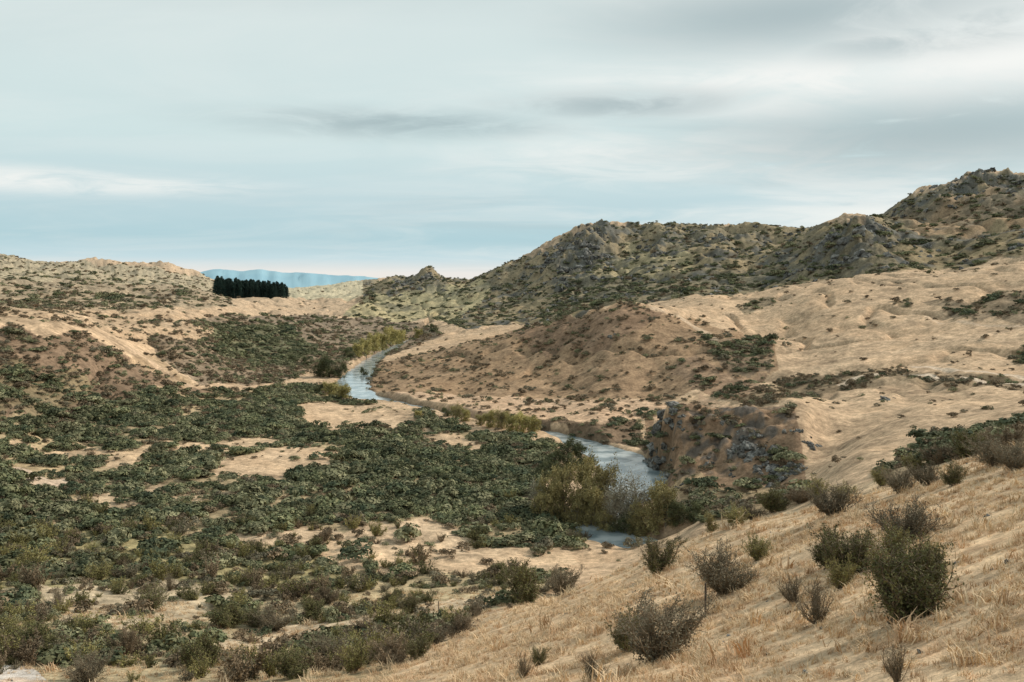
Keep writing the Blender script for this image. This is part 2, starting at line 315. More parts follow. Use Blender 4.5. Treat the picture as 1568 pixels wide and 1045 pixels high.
# water
wm=bpy.data.materials.new('river_water'); wm.use_nodes=True; nt=wm.node_tree; b=nt.nodes['Principled BSDF']; b.inputs['Roughness'].default_value=.12; b.inputs['Specular IOR Level'].default_value=.8
ge=N(nt,'ShaderNodeNewGeometry'); nz=N(nt,'ShaderNodeTexNoise'); nz.inputs['Scale'].default_value=.9; nz.inputs['Detail'].default_value=5; bp=N(nt,'ShaderNodeBump'); bp.inputs['Strength'].default_value=.25; bp.inputs['Distance'].default_value=.12
nt.links.new(ge.outputs['Position'],nz.inputs['Vector']); nt.links.new(nz.outputs['Fac'],bp.inputs['Height']); nt.links.new(bp.outputs[0],b.inputs['Normal'])
nz2=N(nt,'ShaderNodeTexNoise'); nz2.inputs['Scale'].default_value=.22; nz2.inputs['Detail'].default_value=7; nt.links.new(ge.outputs['Position'],nz2.inputs['Vector'])
cr_=N(nt,'ShaderNodeValToRGB'); cr_.color_ramp.elements[0].position=.42; cr_.color_ramp.elements[0].color=(.20,.26,.28,1); cr_.color_ramp.elements[1].position=.62; cr_.color_ramp.elements[1].color=(.55,.60,.60,1)
nt.links.new(nz2.outputs['Fac'],cr_.inputs[0]); nt.links.new(cr_.outputs[0],b.inputs['Base Color'])
d=np.gradient(rc[:,:2],axis=0); nrm=np.stack([-d[:,1],d[:,0]],1); nrm/=np.linalg.norm(nrm,axis=1)[:,None]
A=rc[:,:2]+nrm*(rc[:,2:3]+2.2); B=rc[:,:2]-nrm*(rc[:,2:3]+2.2); n=len(rc)
mk('river',np.vstack([np.c_[A,np.zeros(n)],np.c_[B,np.zeros(n)]]),[(i,i+1,n+i+1,n+i) for i in range(n-1)],None,[wm])
# distant mountains
mm=mat('mountain_haze_blue',(.24,.42,.52),(.30,.48,.56),scale=.0006,rand=0,coord='Object')  # blue of aerial haze painted into the base colour
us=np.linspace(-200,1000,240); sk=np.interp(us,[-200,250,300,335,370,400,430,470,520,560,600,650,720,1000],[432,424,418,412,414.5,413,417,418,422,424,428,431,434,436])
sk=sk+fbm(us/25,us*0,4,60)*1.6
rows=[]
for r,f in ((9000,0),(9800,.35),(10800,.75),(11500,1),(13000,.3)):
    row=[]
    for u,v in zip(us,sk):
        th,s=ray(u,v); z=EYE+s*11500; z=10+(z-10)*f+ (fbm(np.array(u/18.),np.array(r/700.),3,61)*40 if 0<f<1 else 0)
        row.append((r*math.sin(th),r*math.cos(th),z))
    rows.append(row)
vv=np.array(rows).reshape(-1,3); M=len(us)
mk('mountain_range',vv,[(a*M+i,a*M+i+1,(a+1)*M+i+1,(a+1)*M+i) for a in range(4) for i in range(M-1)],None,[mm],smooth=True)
# ------------------------------------------------------------ plant meshes
def leafquads(c,nrm,size,asp=.6):
    n=len(c); t=rng.normal(size=(n,3)); t-=nrm*(t*nrm).sum(1)[:,None]; t/=np.linalg.norm(t,axis=1)[:,None]+1e-9
    bt=np.cross(nrm,t); s=size[:,None]
    v=np.stack([c-t*s,c-bt*s*asp,c+t*s,c+bt*s*asp],1).reshape(-1,3)
    return v,np.arange(n*4).reshape(n,4)
def unit(a): return a/(np.linalg.norm(a,axis=1)[:,None]+1e-9)
def shrub(name,m,n=650,lobes=8,h=.6,ls=.085,spread=.65):
    cs=[];ns=[]
    for k in range(lobes):
        a=rng.uniform(0,6.28); rr=spread*math.sqrt(rng.uniform(0,1)); R=rng.uniform(.22,.48)*(1-.3*rr)
        c=np.array([rr*math.cos(a),rr*math.sin(a),h*(1-.5*rr)*rng.uniform(.3,.8)])
        dd=unit(rng.normal(size=(n//lobes,3))); dd[:,2]=np.abs(dd[:,2])*1.0-.15
        rad=R*(1-.35*rng.random(n//lobes)**2)
        cs.append(c+dd*rad[:,None]*np.array([1,1,h*1.3])); ns.append(unit(dd+rng.normal(size=dd.shape)*.4+[0,0,.25]))
    c=np.vstack(cs); nn=np.vstack(ns); c[:,2]=np.maximum(c[:,2],.02)
    v,q=leafquads(c,nn,ls*rng.uniform(.6,1.4,len(c)))
    return mk(name,v,q,None,[m],link=False)
def tube(pts,rad,sides=4):
    V=[];Qd=[]
    pts=np.asarray(pts,float)
    for i,p in enumerate(pts):
        t=pts[min(i+1,len(pts)-1)]-pts[max(i-1,0)]; t/=np.linalg.norm(t)+1e-9
        a=np.cross(t,[.3,.9,.1]); a/=np.linalg.norm(a)+1e-9; b_=np.cross(t,a)
        for k in range(sides):
            an=2*math.pi*k/sides; V.append(p+(a*math.cos(an)+b_*math.sin(an))*rad[i])
    for i in range(len(pts)-1):
        for k in range(sides): Qd.append((i*sides+k,i*sides+(k+1)%sides,(i+1)*sides+(k+1)%sides,(i+1)*sides+k))
    return np.array(V),np.array(Qd)
class Acc:
    def __init__(s): s.v=[];s.q=[];s.m=[];s.o=0
    def add(s,v,q,m): s.v.append(v);s.q.append(np.asarray(q)+s.o);s.m.append(np.full(len(q),m));s.o+=len(v)
    def mesh(s,name,mats): return mk(name,np.vstack(s.v),np.vstack(s.q),None,mats,np.concatenate(s.m),link=False)
def twigbush(name,mats,stems=46,leaves=26,h=1.0,w=.75,ls=.018,wild=.14,lobes=6,tw=4):
    A=Acc(); LB=[]
    for k in range(lobes):
        a=k*6.283/lobes+rng.uniform(-.5,.5); rr=w*rng.uniform(.15,.95); LB.append((rr*math.cos(a),rr*math.sin(a),h*rng.uniform(.5,1.0)*(1-.25*(rr/w)**2)))
    for k in range(stems):
        lb=LB[k%lobes]; end=np.array(lb)*rng.uniform(.7,1.15)+rng.normal(size=3)*np.array([.13,.13,.08])*h
        p=[np.array([rng.normal()*.06,rng.normal()*.06,-.03])]
        for i in range(1,6):
            t=i/5; q_=end*np.array([t**.75,t**.75,t**1.15])+rng.normal(size=3)*wild*.3*t; p.append(q_)
        v,q=tube(p,np.linspace(.015,.003,6),3); A.add(v,q,0)
        for i in range(2,6):
            for _ in range(tw):
                b0=p[i]+(p[i-1]-p[i])*rng.random(); dr=unit((p[i]-p[i-1])[None]/np.linalg.norm(p[i]-p[i-1])+rng.normal(size=(1,3))*.6)[0]; ln=rng.uniform(.08,.24)*h
                b1=b0+dr*ln*.5+rng.normal(size=3)*.02; b2=b0+dr*ln+rng.normal(size=3)*.03
                v,q=tube([b0,b1,b2],[.005,.0035,.002],3); A.add(v,q,0)
                m_=max(1,leaves//2)
                c=b0+(b2-b0)*rng.random((m_,1))+rng.normal(size=(m_,3))*.022*h
                c[:,2]=np.maximum(c[:,2],.03)
                v,q=leafquads(c,unit(rng.normal(size=(m_,3))+[0,0,.6]),ls*rng.uniform(.6,1.5,m_)); A.add(v,q,1)
    return A.mesh(name,mats)
def tree(name,mats,h=1.0,w=.5,leaf=2600,ls=.018,trunks=1,droop=0,clump=.07,base=.2):
    A=Acc(); tips=[]
    for tr in range(trunks):
        a0=rng.uniform(0,6.28); lean=.0 if trunks==1 else rng.uniform(.1,.35)*w*1.4
        top=np.array([lean*math.cos(a0),lean*math.sin(a0),h*rng.uniform(.7,.95)])
        p=[np.array([0,0,-.05])+rng.normal(size=3)*.02*(trunks>1)]+[top*np.array([t,t,t])+rng.normal(size=3)*.015*h for t in (.15,.3,.5,.7,.88,1)]
        v,q=tube(p,np.array([.035,.028,.022,.016,.011,.006,.003])*h/math.sqrt(trunks),6); A.add(v,q,0)
        for k in range(int(26/trunks)+5):
            t=rng.uniform(base,.97); i=t*6; j=min(int(i),5); b0=p[j]+(p[j+1]-p[j])*(i-j)
            a=rng.uniform(0,6.28); prof=math.sin(math.pi*min(1,(t*.85+.15)))**.6
            ln=w*prof*rng.uniform(.45,1.1)/ (1.3 if trunks>1 else 1)
            e1=b0+np.array([math.cos(a)*ln*.5,math.sin(a)*ln*.5,ln*.3]); e2=b0+np.array([math.cos(a)*ln,math.sin(a)*ln,ln*(.42-droop)])
            v,q=tube([b0,e1,e2],[.009*h,.006*h,.002*h],4); A.add(v,q,0)
            for _ in range(4):
                s0=b0+(e1-b0)*rng.uniform(.5,1) if rng.random()<.4 else e1+(e2-e1)*rng.random()
                s1=s0+rng.normal(size=3)*.07*h+[0,0,.04*h]; v,q=tube([s0,s1],[.003*h,.001*h],3); A.add(v,q,0); tips.append(s1)
            tips.append(e2)
        tips.append(top)
    tips=np.array(tips); per=leaf//len(tips)+1
    for t in tips:
        m_=int(per*rng.uniform(.4,1.6)); r_=clump*h*rng.uniform(.6,1.3)
        c=t+rng.normal(size=(m_,3))*r_*[.6,.6,.85]; c[:,2]=np.maximum(c[:,2],.02)
        v,q=leafquads(c,unit(rng.normal(size=(m_,3))+[0,0,.7]),ls*h*rng.uniform(.6,1.5,m_)); A.add(v,q,1)
    return A.mesh(name,mats)
def pine(name,mats):
    A=Acc(); v,q=tube([(0,0,-.02),(0,0,.5),(0,0,1)],[.018,.012,.002],6); A.add(v,q,0)
    for k in range(24):
        z=.06+.92*k/24; R=.21*(1-z)**.65+.012
        for j in range(11):
            a=rng.uniform(0,6.28); l=R*rng.uniform(.5,1.3); m_=6
            t=rng.random((m_,1))
            c=np.array([0,0,z])+np.array([[math.cos(a)*l,math.sin(a)*l,-.04+.05*rng.random()]])*t+rng.normal(size=(m_,3))*.01
            v,q=leafquads(c,unit(rng.normal(size=(m_,3))+[0,0,.8]),.022*rng.uniform(.7,1.4,m_)); A.add(v,q,1)
    return A.mesh(name,mats)
def rock(name,m,sub=4,flat=.7):
    import bmesh
    bm=bmesh.new(); bmesh.ops.create_icosphere(bm,subdivisions=sub,radius=1)
    v=np.array([x.co[:] for x in bm.verts]); sd=int(rng.integers(1,90))
    for k in range(14):
        nrm_=unit(rng.normal(size=(1,3)))[0]; dd=rng.uniform(.5,.9); pr=v@nrm_; v=v-np.outer(np.maximum(pr-dd,0),nrm_)
    v*=(1+.4*fbm(v[:,0]*1.7+v[:,2],v[:,1]*1.7-v[:,2]*.7,4,sd))[:,None]
    v+= .16*fbm(v[:,0]*4+v[:,2]*3,v[:,1]*4-v[:,2]*4,3,sd+3)[:,None]*unit(v)
    v[:,2]*=flat
    for x,c in zip(bm.verts,v): x.co=c
    me=bpy.data.meshes.new(name); bm.to_mesh(me); bm.free(); me.materials.append(m); return me
bark=mat('grey_bark',(.16,.14,.11),(.27,.235,.18),scale=8)
twig=mat('twig_brown',(.165,.13,.085),(.25,.20,.14),scale=5)
Mg=mat('shrub_green_leaf',(.10,.115,.06),(.23,.225,.12),scale=2.2,rand=.4)
Mg2=mat('shrub_sage_leaf',(.145,.15,.085),(.29,.275,.16),scale=2.2,rand=.35)
Mg3=mat('shrub_deep_leaf',(.062,.08,.048),(.145,.155,.085),scale=2.2,rand=.35)
Mb=mat('shrub_brown_leaf',(.165,.125,.08),(.28,.21,.135),scale=2.2,rand=.35)
Mgn=mat('bush_dark_leaf',(.075,.08,.033),(.19,.18,.075),scale=4,rand=.2)
Mbn=mat('bush_grey_leaf',(.145,.13,.09),(.26,.225,.15),scale=4,rand=.2)
Mon=mat('bush_olive_leaf',(.2,.19,.07),(.36,.32,.13),scale=4,rand=.2)
Mw=mat('willow_leaf',(.21,.185,.08),(.39,.33,.155),scale=2.5,rand=.25)
Mwy=mat('willow_yellow_leaf',(.36,.32,.12),(.54,.47,.20),scale=2.5,rand=.2)
Mwg=mat('willow_grey_leaf',(.28,.26,.19),(.41,.375,.28),scale=2,rand=.2)
Mt=mat('tree_dark_leaf',(.075,.09,.045),(.17,.17,.08),scale=2,rand=.2)
Mp=mat('pine_needle',(.022,.045,.038),(.045,.075,.06),scale=3,rand=.4)
Mr=mat('schist_rock',(.055,.054,.05),(.25,.245,.225),scale=1.8,rand=.35,bump=.9,bscale=6)
Mgr=mat('grass_straw',(.58,.43,.26),(.74,.57,.37),scale=6,rand=.2)
Mgr2=mat('grass_rust',(.48,.32,.18),(.62,.43,.27),scale=6,rand=.2)
def coll(name,meshes):
    c=bpy.data.collections.new(name)
    for i,m in enumerate(meshes): o=bpy.data.objects.new(f'{name}_{i:02d}',m); c.objects.link(o)
    return c
def scatter(name,co,pts,scl,nvar,tilt=.1):
    n=len(pts); me=bpy.data.meshes.new(name); me.vertices.add(n); me.vertices.foreach_set('co',np.asarray(pts,np.float32).ravel())
    a=me.attributes.new('rot','FLOAT_VECTOR','POINT'); rt=np.c_[rng.normal(size=n)*tilt,rng.normal(size=n)*tilt,rng.uniform(0,6.28,n)].astype(np.float32); a.data.foreach_set('vector',rt.ravel())
    a=me.attributes.new('scl','FLOAT_VECTOR','POINT'); a.data.foreach_set('vector',np.asarray(scl,np.float32).ravel())
    a=me.attributes.new('idx','INT','POINT'); a.data.foreach_set('value',rng.integers(0,nvar,n).astype(np.int32))
    ob=bpy.data.objects.new(name,me); S.collection.objects.link(ob)
    ng=bpy.data.node_groups.new(name,'GeometryNodeTree'); ng.interface.new_socket('Geometry',in_out='INPUT',socket_type='NodeSocketGeometry'); ng.interface.new_socket('Geometry',in_out='OUTPUT',socket_type='NodeSocketGeometry')
    gi=ng.nodes.new('NodeGroupInput'); go=ng.nodes.new('NodeGroupOutput'); ip=ng.nodes.new('GeometryNodeInstanceOnPoints'); ci=ng.nodes.new('GeometryNodeCollectionInfo')
    ci.inputs['Collection'].default_value=co; ci.inputs['Separate Children'].default_value=True; ci.inputs['Reset Children'].default_value=True
    def na(nm,ty):
        x=ng.nodes.new('GeometryNodeInputNamedAttribute'); x.data_type=ty; x.inputs['Name'].default_value=nm; return [o for o in x.outputs if o.enabled and o.name=='Attribute'][0]
    L=ng.links; L.new(gi.outputs[0],ip.inputs['Points']); L.new(ci.outputs[0],ip.inputs['Instance']); ip.inputs['Pick Instance'].default_value=True
    L.new(na('idx','INT'),ip.inputs['Instance Index']); L.new(na('rot','FLOAT_VECTOR'),ip.inputs['Rotation']); L.new(na('scl','FLOAT_VECTOR'),ip.inputs['Scale']); L.new(ip.outputs[0],go.inputs[0])
    md=ob.modifiers.new('scatter','NODES'); md.node_group=ng; return ob
def cand(r0,r1,n,half=38):
    r=np.sqrt(rng.uniform(r0*r0,r1*r1,n)); th=np.radians(rng.uniform(-half,half,n)); return th,np.log(r),r
def place(name,co,nvar,dens,bands,sx,seed,cl=9,sink=.05,aspz=1.0,ct=.12,base=.12):
    P_=[];S_=[]
    for (r0,r1,n,sz) in bands:
        th,lr,r=cand(r0,r1,n); x=r*np.sin(th); y=r*np.cos(th)
        d=samp(dens,TH,LR,th,lr)
        nz=.5+fbm(x/cl,y/(cl*.8),3,seed)*.75+fbm(x/(cl*.3),y/(cl*.3),2,seed+7)*.6
        keep=(rng.random(n)<np.maximum(ss(nz-ct,nz+ct,d)*.85*(d>.09),d*base))&(d>.01)&(samp(e,TH,LR,th,lr)>.8)
        th,lr,x,y,d=th[keep],lr[keep],x[keep],y[keep],d[keep]; z=samp(Z,TH,LR,th,lr)
        s=sz*np.clip(np.exp(rng.normal(size=len(x))*.45),.35,2.5); P_.append(np.c_[x,y,z-sink*s]); S_.append(np.c_[s*rng.uniform(.8,1.25,len(x))*sx,s*sx,s*aspz*rng.uniform(.7,1.3,len(x))])
    p=np.vstack(P_); s=np.vstack(S_); scatter(name,co,p,s,nvar)
cG=coll('green_shrub',[shrub(f'gs{i}',m_,400,9,.66,.095) for i,m_ in enumerate((Mg,Mg,Mg2,Mg3,Mg3,Mg2,Mg))])
cB=coll('brown_shrub',[shrub(f'bs{i}',m_,320,8,.75,.09) for i,m_ in enumerate((Mb,Mb,Mbn,Mg2))])
cO=coll('olive_shrub',[twigbush(f'os{i}',[twig,m_],26,10,1,.8,.035,tw=3) for i,m_ in enumerate((Mon,Mgn,Mb,Mgn,Mon,Mbn))])
place('green_scrub',cG,7,DG,[(62,110,6000,.8),(110,260,33000,1.15),(260,480,34000,1.3),(480,1000,55000,1.7)],1.2,51,13)
place('brown_scrub',cB,4,DB,[(62,110,5000,.7),(110,260,30000,.72),(260,480,46000,.85),(480,1600,65000,1.5)],1.1,55,10,base=.3)
place('olive_scrub',cO,6,DO,[(50,150,9000,.95)],.95,58,9)
# grass
def tuft(name,m,n=24,h=1):
    v=[];t=[]
    for k in range(n):
        a=rng.uniform(0,6.28); o=rng.normal(size=2)*.28; l=rng.uniform(.4,1.1)*h; ln=rng.uniform(.1,.8); wd=.03
        px,py=-math.sin(a)*wd,math.cos(a)*wd; b0=np.array([o[0],o[1],-.1]); md=b0+[math.cos(a)*ln*.3,math.sin(a)*ln*.3,l*.65]; tp=b0+[math.cos(a)*ln,math.sin(a)*ln,l]
        i=len(v); v+=[b0+[px,py,0],b0-[px,py,0],md-[px*.7,py*.7,0],md+[px*.7,py*.7,0],tp]; t+=[(i,i+1,i+2),(i,i+2,i+3),(i+3,i+2,i+4)]
    return mk(name,np.array(v),None,t,[m],link=False)
cT=coll('grass_tuft',[tuft(f't{i}',Mgr if i<4 else Mgr2) for i in range(6)])
PP=[];SS=[]
for r0,r1,n,sz in ((6,20,9000,.085),(20,45,22000,.11),(45,95,22000,.15)):
    th,lr,r=cand(r0,r1,n); x=r*np.sin(th);y=r*np.cos(th); k=fbm(x/3,y/3,3,70)>-.25+.5*rng.random(n)-.2; th,lr,x,y=th[k],lr[k],x[k],y[k]
    s=sz*np.exp(rng.normal(size=len(x))*.5); PP.append(np.c_[x,y,samp(Z,TH,LR,th,lr)]); SS.append(np.c_[s*1.6,s*1.6,s*rng.uniform(.6,1.3,len(x))])
scatter('dry_grass',cT,np.vstack(PP),np.vstack(SS),6,.15)
# rocks on hills
rm=[rock(f'r{i}',Mr,3) for i in range(7)]; cR=coll('rock_shape',rm)
th,lr,r=cand(420,1000,34000); kb=samp(knob,TH,LR,th,lr); rk=samp(RK,TH,LR,th,lr); x=r*np.sin(th);y=r*np.cos(th)
k=(rng.random(len(x))<(kb*.5+.08*(rk>.3))*ss(0,.4,fbm(x/26,y/26,3,44)+.2)); th,lr,x,y,kb=th[k],lr[k],x[k],y[k],kb[k]
s=rng.uniform(.8,2.6,len(x))*(1+kb*1.2); scatter('hillside_rocks',cR,np.c_[x,y,samp(Z,TH,LR,th,lr)-.2*s],np.c_[s*1.3,s,s*1.3],7,.3)
# small stones on the near bank
th,lr,r=cand(12,75,260); x=r*np.sin(th);y=r*np.cos(th); s=rng.uniform(.03,.09,260); scatter('loose_stones',cR,np.c_[x,y,samp(Z,TH,LR,th,lr)],np.c_[s*1.3,s,s*.8],7,.3)
# outcrop rocks
par=bpy.data.objects.new('rock_outcrop',None); S.collection.objects.link(par)
for nm,(u,v,sz,n) in enumerate([(996,735,2.0,10),(998,715,2.3,11),(1000,700,2.4,12),(1006,684,2.3,11),(1016,670,2.1,9),(1030,656,1.7,8),(1044,648,1.2,6),(1022,700,1.6,6),(1025,725,1.6,6),(1150,675,1.7,9),(1145,690,2.1,11),(1162,700,1.9,10),(1130,665,1.0,4),(1110,650,.8,4),(1195,728,2.3,13),(1175,718,1.6,8),(1215,722,1.9,8),(1225,670,1.5,6),(1240,680,1.2,5),(1210,660,1.0,4),(1350,612,1.4,4),(1045,745,1.1,4),(1090,770,1.2,5),(1060,780,1.1,4),(1120,768,1.1,3),(1070,670,.7,4),(1085,712,.8,4),(1120,728,.9,4),(870,442,5,8),(940,515,1.6,3)]):
    c0=loc(u,v)
    for k in range(n):
        o=bpy.data.objects.new(f'crag_{nm}_{k}',rm[k%7]); x=c0.x+rng.normal()*sz*.75; y=c0.y+rng.normal()*sz*.8
        z=float(gz(np.array(math.atan2(x,y)),np.array(math.log(math.hypot(x,y))))); s=sz*rng.uniform(.3,.9)
        o.location=(x,y,z-s*.2); o.scale=(s*rng.uniform(.7,1.2),s*rng.uniform(.7,1.2),s*rng.uniform(.7,1.4)); o.rotation_euler=(rng.normal()*.25,rng.normal()*.25+.3,rng.uniform(0,6.28)); o.parent=par; S.collection.objects.link(o)
def put(name,me,u,v,h,rz=None,wx=1,sink=.03):
    p=loc(u,v); o=bpy.data.objects.new(name,me); o.location=(p.x,p.y,p.z-sink*h); o.scale=(h*wx,h*wx,h); o.rotation_euler=(0,0,rng.uniform(0,6.28) if rz is None else rz); S.collection.objects.link(o); return o
def hpx(u,v,px):
    p=loc(u,v); return px/F*math.hypot(p.x,p.y)
tb=[twigbush('bush_a',[twig,Mgn],56,20,1,.36,.016,lobes=6),twigbush('bush_b',[twig,Mgn],56,26,1,.6,.018,lobes=8),twigbush('bush_c',[twig,Mbn],64,12,1,.62,.014,lobes=9),twigbush('bush_d',[twig,Mon],40,20,1,.5,.018),twigbush('bush_e',[twig,Mbn],38,5,1,.6,.013),twigbush('bush_f',[twig,Mb],60,24,1,.7,.016,lobes=8),twigbush('bush_g',[twig,Mgn],50,18,1,.5,.016,lobes=5)]
NB=[(1385,950,132,0,1),(1365,920,85,3,.75),(1412,915,95,0,.9),(1300,882,78,6,1.1),(1268,870,58,1,.9),(1385,832,65,2,1.2),(1370,855,50,3,.9),(1420,880,50,3,.9),(1110,910,78,2,1.1),(1160,860,40,3,1.1),(1005,1012,115,2,1.1),(960,1000,75,6,.8),(1010,878,62,6,1),(805,925,66,1,.9),(860,912,52,2,1),(1250,955,70,4,.8),(1285,905,50,3,.8),(905,1045,45,4,1),(825,1020,32,6,.9),(1275,790,50,2,1.1),(1250,765,35,3,1),(1185,785,35,1,1.2),(1125,808,35,3,1.2),(1215,925,45,4,.9),(1375,1045,60,4,.7),(800,1040,45,4,.6),
 (1380,755,42,2,1),(1350,745,30,3,1),(1420,745,36,2,1.1),(1460,745,36,6,.9),(1525,715,48,2,1.2),(1555,720,40,2,1.2),(1480,700,36,1,1.2),(1400,720,26,3,1.3),(1440,710,28,5,1.3),(1500,690,28,3,1.2),(1540,690,34,5,1.2),(1290,770,30,3,1.3),(1225,770,26,5,1.3),(1150,795,26,2,1.4),
 (310,1025,55,1,1.1),(190,1005,45,5,.8),(350,960,38,1,1.4),(420,965,38,2,1.3),(60,1000,45,1,1.3),(130,1045,45,2,1.3),(230,935,38,6,1.5),(90,935,36,4,1.1),(480,950,32,1,1.2),(630,940,34,6,.9),(540,1030,55,3,1),(600,1020,50,5,1.1),(660,990,42,2,1.2),(700,975,36,5,1.2),(450,1040,45,1,1.2),(560,985,40,5,1.2),(500,1010,45,2,1.2),(640,1010,40,6,1.1),(150,890,30,3,1.2),(260,905,28,4,1.1),(725,945,30,4,1),(770,885,26,1,1),(600,925,26,6,1.1),(500,925,28,5,1.2),(390,960,30,6,1.3),(20,990,40,3,1.2),(610,960,30,3,1.2),(570,1005,34,2,1.2)]
for u,v,px,k,wx in NB: put('shrub',tb[k],u,v,hpx(u,v,px),wx=wx)
wl=[tree('willow_a',[bark,Mw],1,.42,10000,.014,4,.0,.05,.05),tree('willow_b',[bark,Mw],1,.46,10000,.014,5,.02,.05,.04),tree('willow_c',[bark,Mwg],1,.3,4200,.010,6,.0,.05,.1),tree('dark_tree',[bark,Mt],1,.6,9000,.015,2,.05,.06,.03),tree('willow_y',[bark,Mwy],1,.55,7000,.02,3,.05,.06,.02)]
for u,v,px,k,wx in [(870,722,50,3,1.2),(892,718,42,3,1.1),(850,725,36,3,1.2),(835,735,28,3,1.2),(862,800,98,1,.7),(893,806,108,0,.75),(842,794,70,1,.8),(925,808,106,1,.65),(880,814,66,0,1),(908,815,84,1,.7),(950,815,98,2,.9),(975,818,92,2,.8),(962,822,80,2,.8),(935,818,70,2,.9),(1002,815,78,0,.85),(1020,812,66,1,.9),(985,822,55,0,1),(955,825,44,3,1.3),(930,822,40,0,1.2),(975,826,40,1,1.2),(822,788,56,2,1),(1035,808,42,3,1.2),(1062,802,36,3,1.2),(832,798,48,1,1),(945,790,50,2,1),(990,800,60,2,.9),
  (505,578,32,3,1.2),(490,578,26,3,1.3),(520,580,24,3,1.2),(558,578,16,3,.9),(572,540,26,4,1.2),(560,545,24,4,1.2),(598,530,26,4,1.2),(610,530,22,4,1.2),(585,536,26,4,1.2),(548,547,20,4,1.2),(615,524,16,4,1.3),(535,548,16,3,1.3),(640,518,14,4,1.4),(665,508,12,3,1.4),(470,560,14,3,1.6),(450,556,12,3,1.6),
  (700,643,24,1,1.2),(712,646,18,4,1.3),(735,652,18,1,1.3),(752,655,26,4,1.1),(768,657,32,1,1.1),(782,660,24,4,1.2),(797,662,30,4,1.1),(815,664,26,4,1.2),(685,638,14,3,1.5),(525,614,24,4,1.4),(508,608,22,4,1.4),(490,603,16,3,1.5),(640,640,10,4,1.5),(1090,815,30,0,1.2)]:
    put('tree' if k==3 else 'willow_tree',wl[k],u,v,hpx(u,v,px),wx=wx)
# pine plantation
cP=coll('pine',[pine(f'pine{i}',[bark,Mp]) for i in range(4)])
pp=[];sc=[]
for k in range(400):
    f_=rng.random(); a,l=ray(331+110*f_,458)[0],math.log(870+70*rng.random()+60*(1-f_)); r=math.exp(l)
    if f_>.86 and rng.random()<.6: continue
    h=rng.uniform(14,22)*(1-.28*f_); pp.append((r*math.sin(a),r*math.cos(a),float(gz(np.array(a),np.array(l)))-.5)); sc.append((h*1.1,h*1.1,h))
scatter('pine_plantation',cP,np.array(pp),np.array(sc),4,.03)
# fence posts
pm=mat('rusty_steel',(.06,.05,.045),(.1,.08,.07),scale=10,rough=.6)
def post(u,v,px):
    p=loc(u,v); h=hpx(u,v,px); w=.035
    prof=[(-w,-.008),(w,-.008),(w,.008),(.008,.008),(.008,w),(-.008,w),(-.008,.008),(-w,.008)]
    vs=[(x,y,z) for z in (-.3,h) for x,y in prof]; me=bpy.data.meshes.new('fence_post'); me.from_pydata(vs,[],[tuple(range(7,-1,-1)),tuple(range(8,16))]+[(i,(i+1)%8,8+(i+1)%8,8+i) for i in range(8)]); me.materials.append(pm)
    o=bpy.data.objects.new('fence_post',me); o.location=p; o.rotation_euler=(0.03,-.03,.4); S.collection.objects.link(o)
post(1080,942,48); post(273,1022,30); post(672,945,25)
# ------------------------------------------------------------ light, sky
SE,SA=math.radians(34),math.radians(68)
sd=Vector((math.cos(SE)*math.sin(SA),math.cos(SE)*math.cos(SA),math.sin(SE)))
sl=bpy.data.lights.new('sun','SUN'); sl.energy=3.5; sl.angle=math.radians(7); sl.color=(1,.92,.81)
so=bpy.data.objects.new('sun',sl); so.rotation_euler=sd.to_track_quat('Z','Y').to_euler(); so.location=(0,0,200); S.collection.objects.link(so)
W=bpy.data.worlds.new('World'); S.world=W; W.use_nodes=True; nt=W.node_tree; L=nt.links; bg=nt.nodes['Background']; bg.inputs['Strength'].default_value=.1
sk_=N(nt,'ShaderNodeTexSky',sky_type='NISHITA',sun_disc=False,sun_elevation=SE,sun_rotation=SA)
tcw=N(nt,'ShaderNodeTexCoord'); sx=N(nt,'ShaderNodeSeparateXYZ'); L.new(tcw.outputs['Generated'],sx.inputs[0])
def math_(op,a,b_=None,c=None):
    n=N(nt,'ShaderNodeMath',operation=op)
    for i,q_ in enumerate((a,b_,c)):
        if q_ is None: continue
        if hasattr(q_,'type'): L.new(q_,n.inputs[i])
        else: n.inputs[i].default_value=q_
    return n.outputs[0]
zz=math_('MAXIMUM',sx.outputs[2],0.0)
cr=N(nt,'ShaderNodeValToRGB'); el=cr.color_ramp.elements
stops=[(0,(.88,.84,.79)),(.035,(.87,.84,.80)),(.07,(.58,.74,.79)),(.115,(.45,.65,.71)),(.2,(.54,.70,.74)),(.35,(.65,.79,.79)),(.6,(.70,.80,.79)),(.85,(.56,.64,.64)),(1,(.52,.60,.60))]
el[0].position=0; el[0].color=(*stops[0][1],1); el[1].position=1; el[1].color=(*stops[-1][1],1)
for p_,c_ in stops[1:-1]: x_=el.new(p_); x_.color=(*c_,1)
L.new(math_('MULTIPLY',zz,2.2),cr.inputs[0])
den=math_('ADD',zz,.10); cx=math_('DIVIDE',sx.outputs[0],den); cy=math_('DIVIDE',sx.outputs[1],den)
cb=N(nt,'ShaderNodeCombineXYZ'); L.new(cx,cb.inputs[0]); L.new(cy,cb.inputs[1])
def cloud(scale,loc_,det=6,rough=.55,st=(1,1,1),dist=.6):
    mp=N(nt,'ShaderNodeMapping'); mp.inputs['Location'].default_value=loc_; mp.inputs['Scale'].default_value=st; mp.inputs['Rotation'].default_value=(0,0,.5); L.new(cb.outputs[0],mp.inputs[0])
    n_=N(nt,'ShaderNodeTexNoise'); n_.inputs['Scale'].default_value=scale; n_.inputs['Detail'].default_value=det; n_.inputs['Roughness'].default_value=rough; n_.inputs['Distortion'].default_value=dist; L.new(mp.outputs[0],n_.inputs['Vector']); return n_.outputs['Fac']
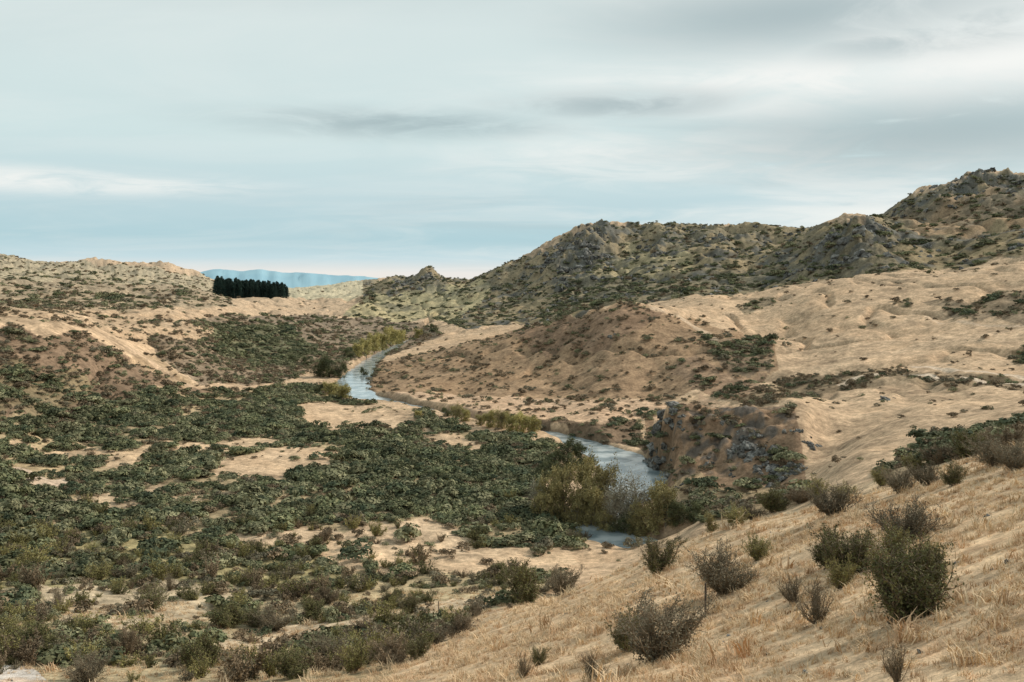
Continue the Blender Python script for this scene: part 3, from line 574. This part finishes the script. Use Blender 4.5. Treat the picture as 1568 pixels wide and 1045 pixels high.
def mrange(v,a,b_,c,d):
    n=N(nt,'ShaderNodeMapRange',interpolation_type='SMOOTHSTEP'); L.new(v,n.inputs[0])
    for i,q_ in enumerate((a,b_,c,d)): n.inputs[i+1].default_value=q_
    return n.outputs[0]
def mixc(f,a,b_,mode='MIX'):
    n=N(nt,'ShaderNodeMix',data_type='RGBA',blend_type=mode); L.new(f,n.inputs[0]) if hasattr(f,'type') else setattr(n.inputs[0],'default_value',f)
    for i,q_ in ((6,a),(7,b_)):
        if hasattr(q_,'type'): L.new(q_,n.inputs[i])
        else: n.inputs[i].default_value=(*q_,1)
    return n.outputs[2]
nzw=cloud(1.6,(2,6,1),7,.6,(1,1.3,1),1.2)
def bank(u,v,du,dv,lo=.3):
    # a cloud bank centred on the view direction of an image pixel, ragged by noise
    th,s=ray(u,v); c=Vector((math.sin(th),math.cos(th),s)).normalized()
    a=math_('MULTIPLY',math_('SUBTRACT',sx.outputs[0],c.x),F/du); b2=math_('MULTIPLY',math_('SUBTRACT',sx.outputs[2],c.z),F/dv)
    d=math_('SQRT',math_('ADD',math_('MULTIPLY',a,a),math_('MULTIPLY',b2,b2)))
    return math_('MULTIPLY',mrange(d,.0,1.6,1,0),mrange(nzw,lo,lo+.35,.15,1))
def addm(*a):
    r=a[0]
    for x in a[1:]: r=math_('MAXIMUM',r,x)
    return r
rightm=mrange(sx.outputs[0],-.25,.45,.25,1)
br=math_('MULTIPLY',mrange(cloud(.7,(3,1,0),7,.6,(1,1.6,1)),.42,.66,0,.7),rightm)
dk=math_('MULTIPLY',mrange(cloud(.6,(8,4,2),7,.58,(1,2.0,1)),.46,.72,0,.35),rightm)
base=mixc(br,cr.outputs[0],(.88,.90,.87)); base=mixc(dk,base,(.42,.50,.52))
B_=addm(bank(1530,80,230,80,.15),bank(1200,125,380,50),bank(1480,325,300,28,.2),bank(1150,240,400,40),bank(60,275,260,18))
D_=addm(bank(1210,22,280,50,.15),bank(1450,205,330,55,.15),bank(960,160,180,22),bank(620,190,240,22),bank(1420,50,160,30))
base=mixc(math_('MULTIPLY',B_,.9),base,(.96,.96,.92)); base=mixc(math_('MULTIPLY',D_,.8),base,(.36,.46,.48))
sc_=N(nt,'ShaderNodeVectorMath',operation='SCALE'); L.new(base,sc_.inputs[0]); sc_.inputs['Scale'].default_value=10
fin=mixc(.95,sk_.outputs[0],sc_.outputs[0]); L.new(fin,bg.inputs['Color'])
# ------------------------------------------------------------ camera
cam=bpy.data.cameras.new('camera'); cam.lens=36*F/1568; cam.clip_start=.1; cam.clip_end=40000
co=bpy.data.objects.new('camera',cam); co.location=(0,0,EYE); co.rotation_euler=(math.pi/2-P,0,0); S.collection.objects.link(co); S.camera=co
S.view_settings.view_transform='Standard'; S.view_settings.look='None'
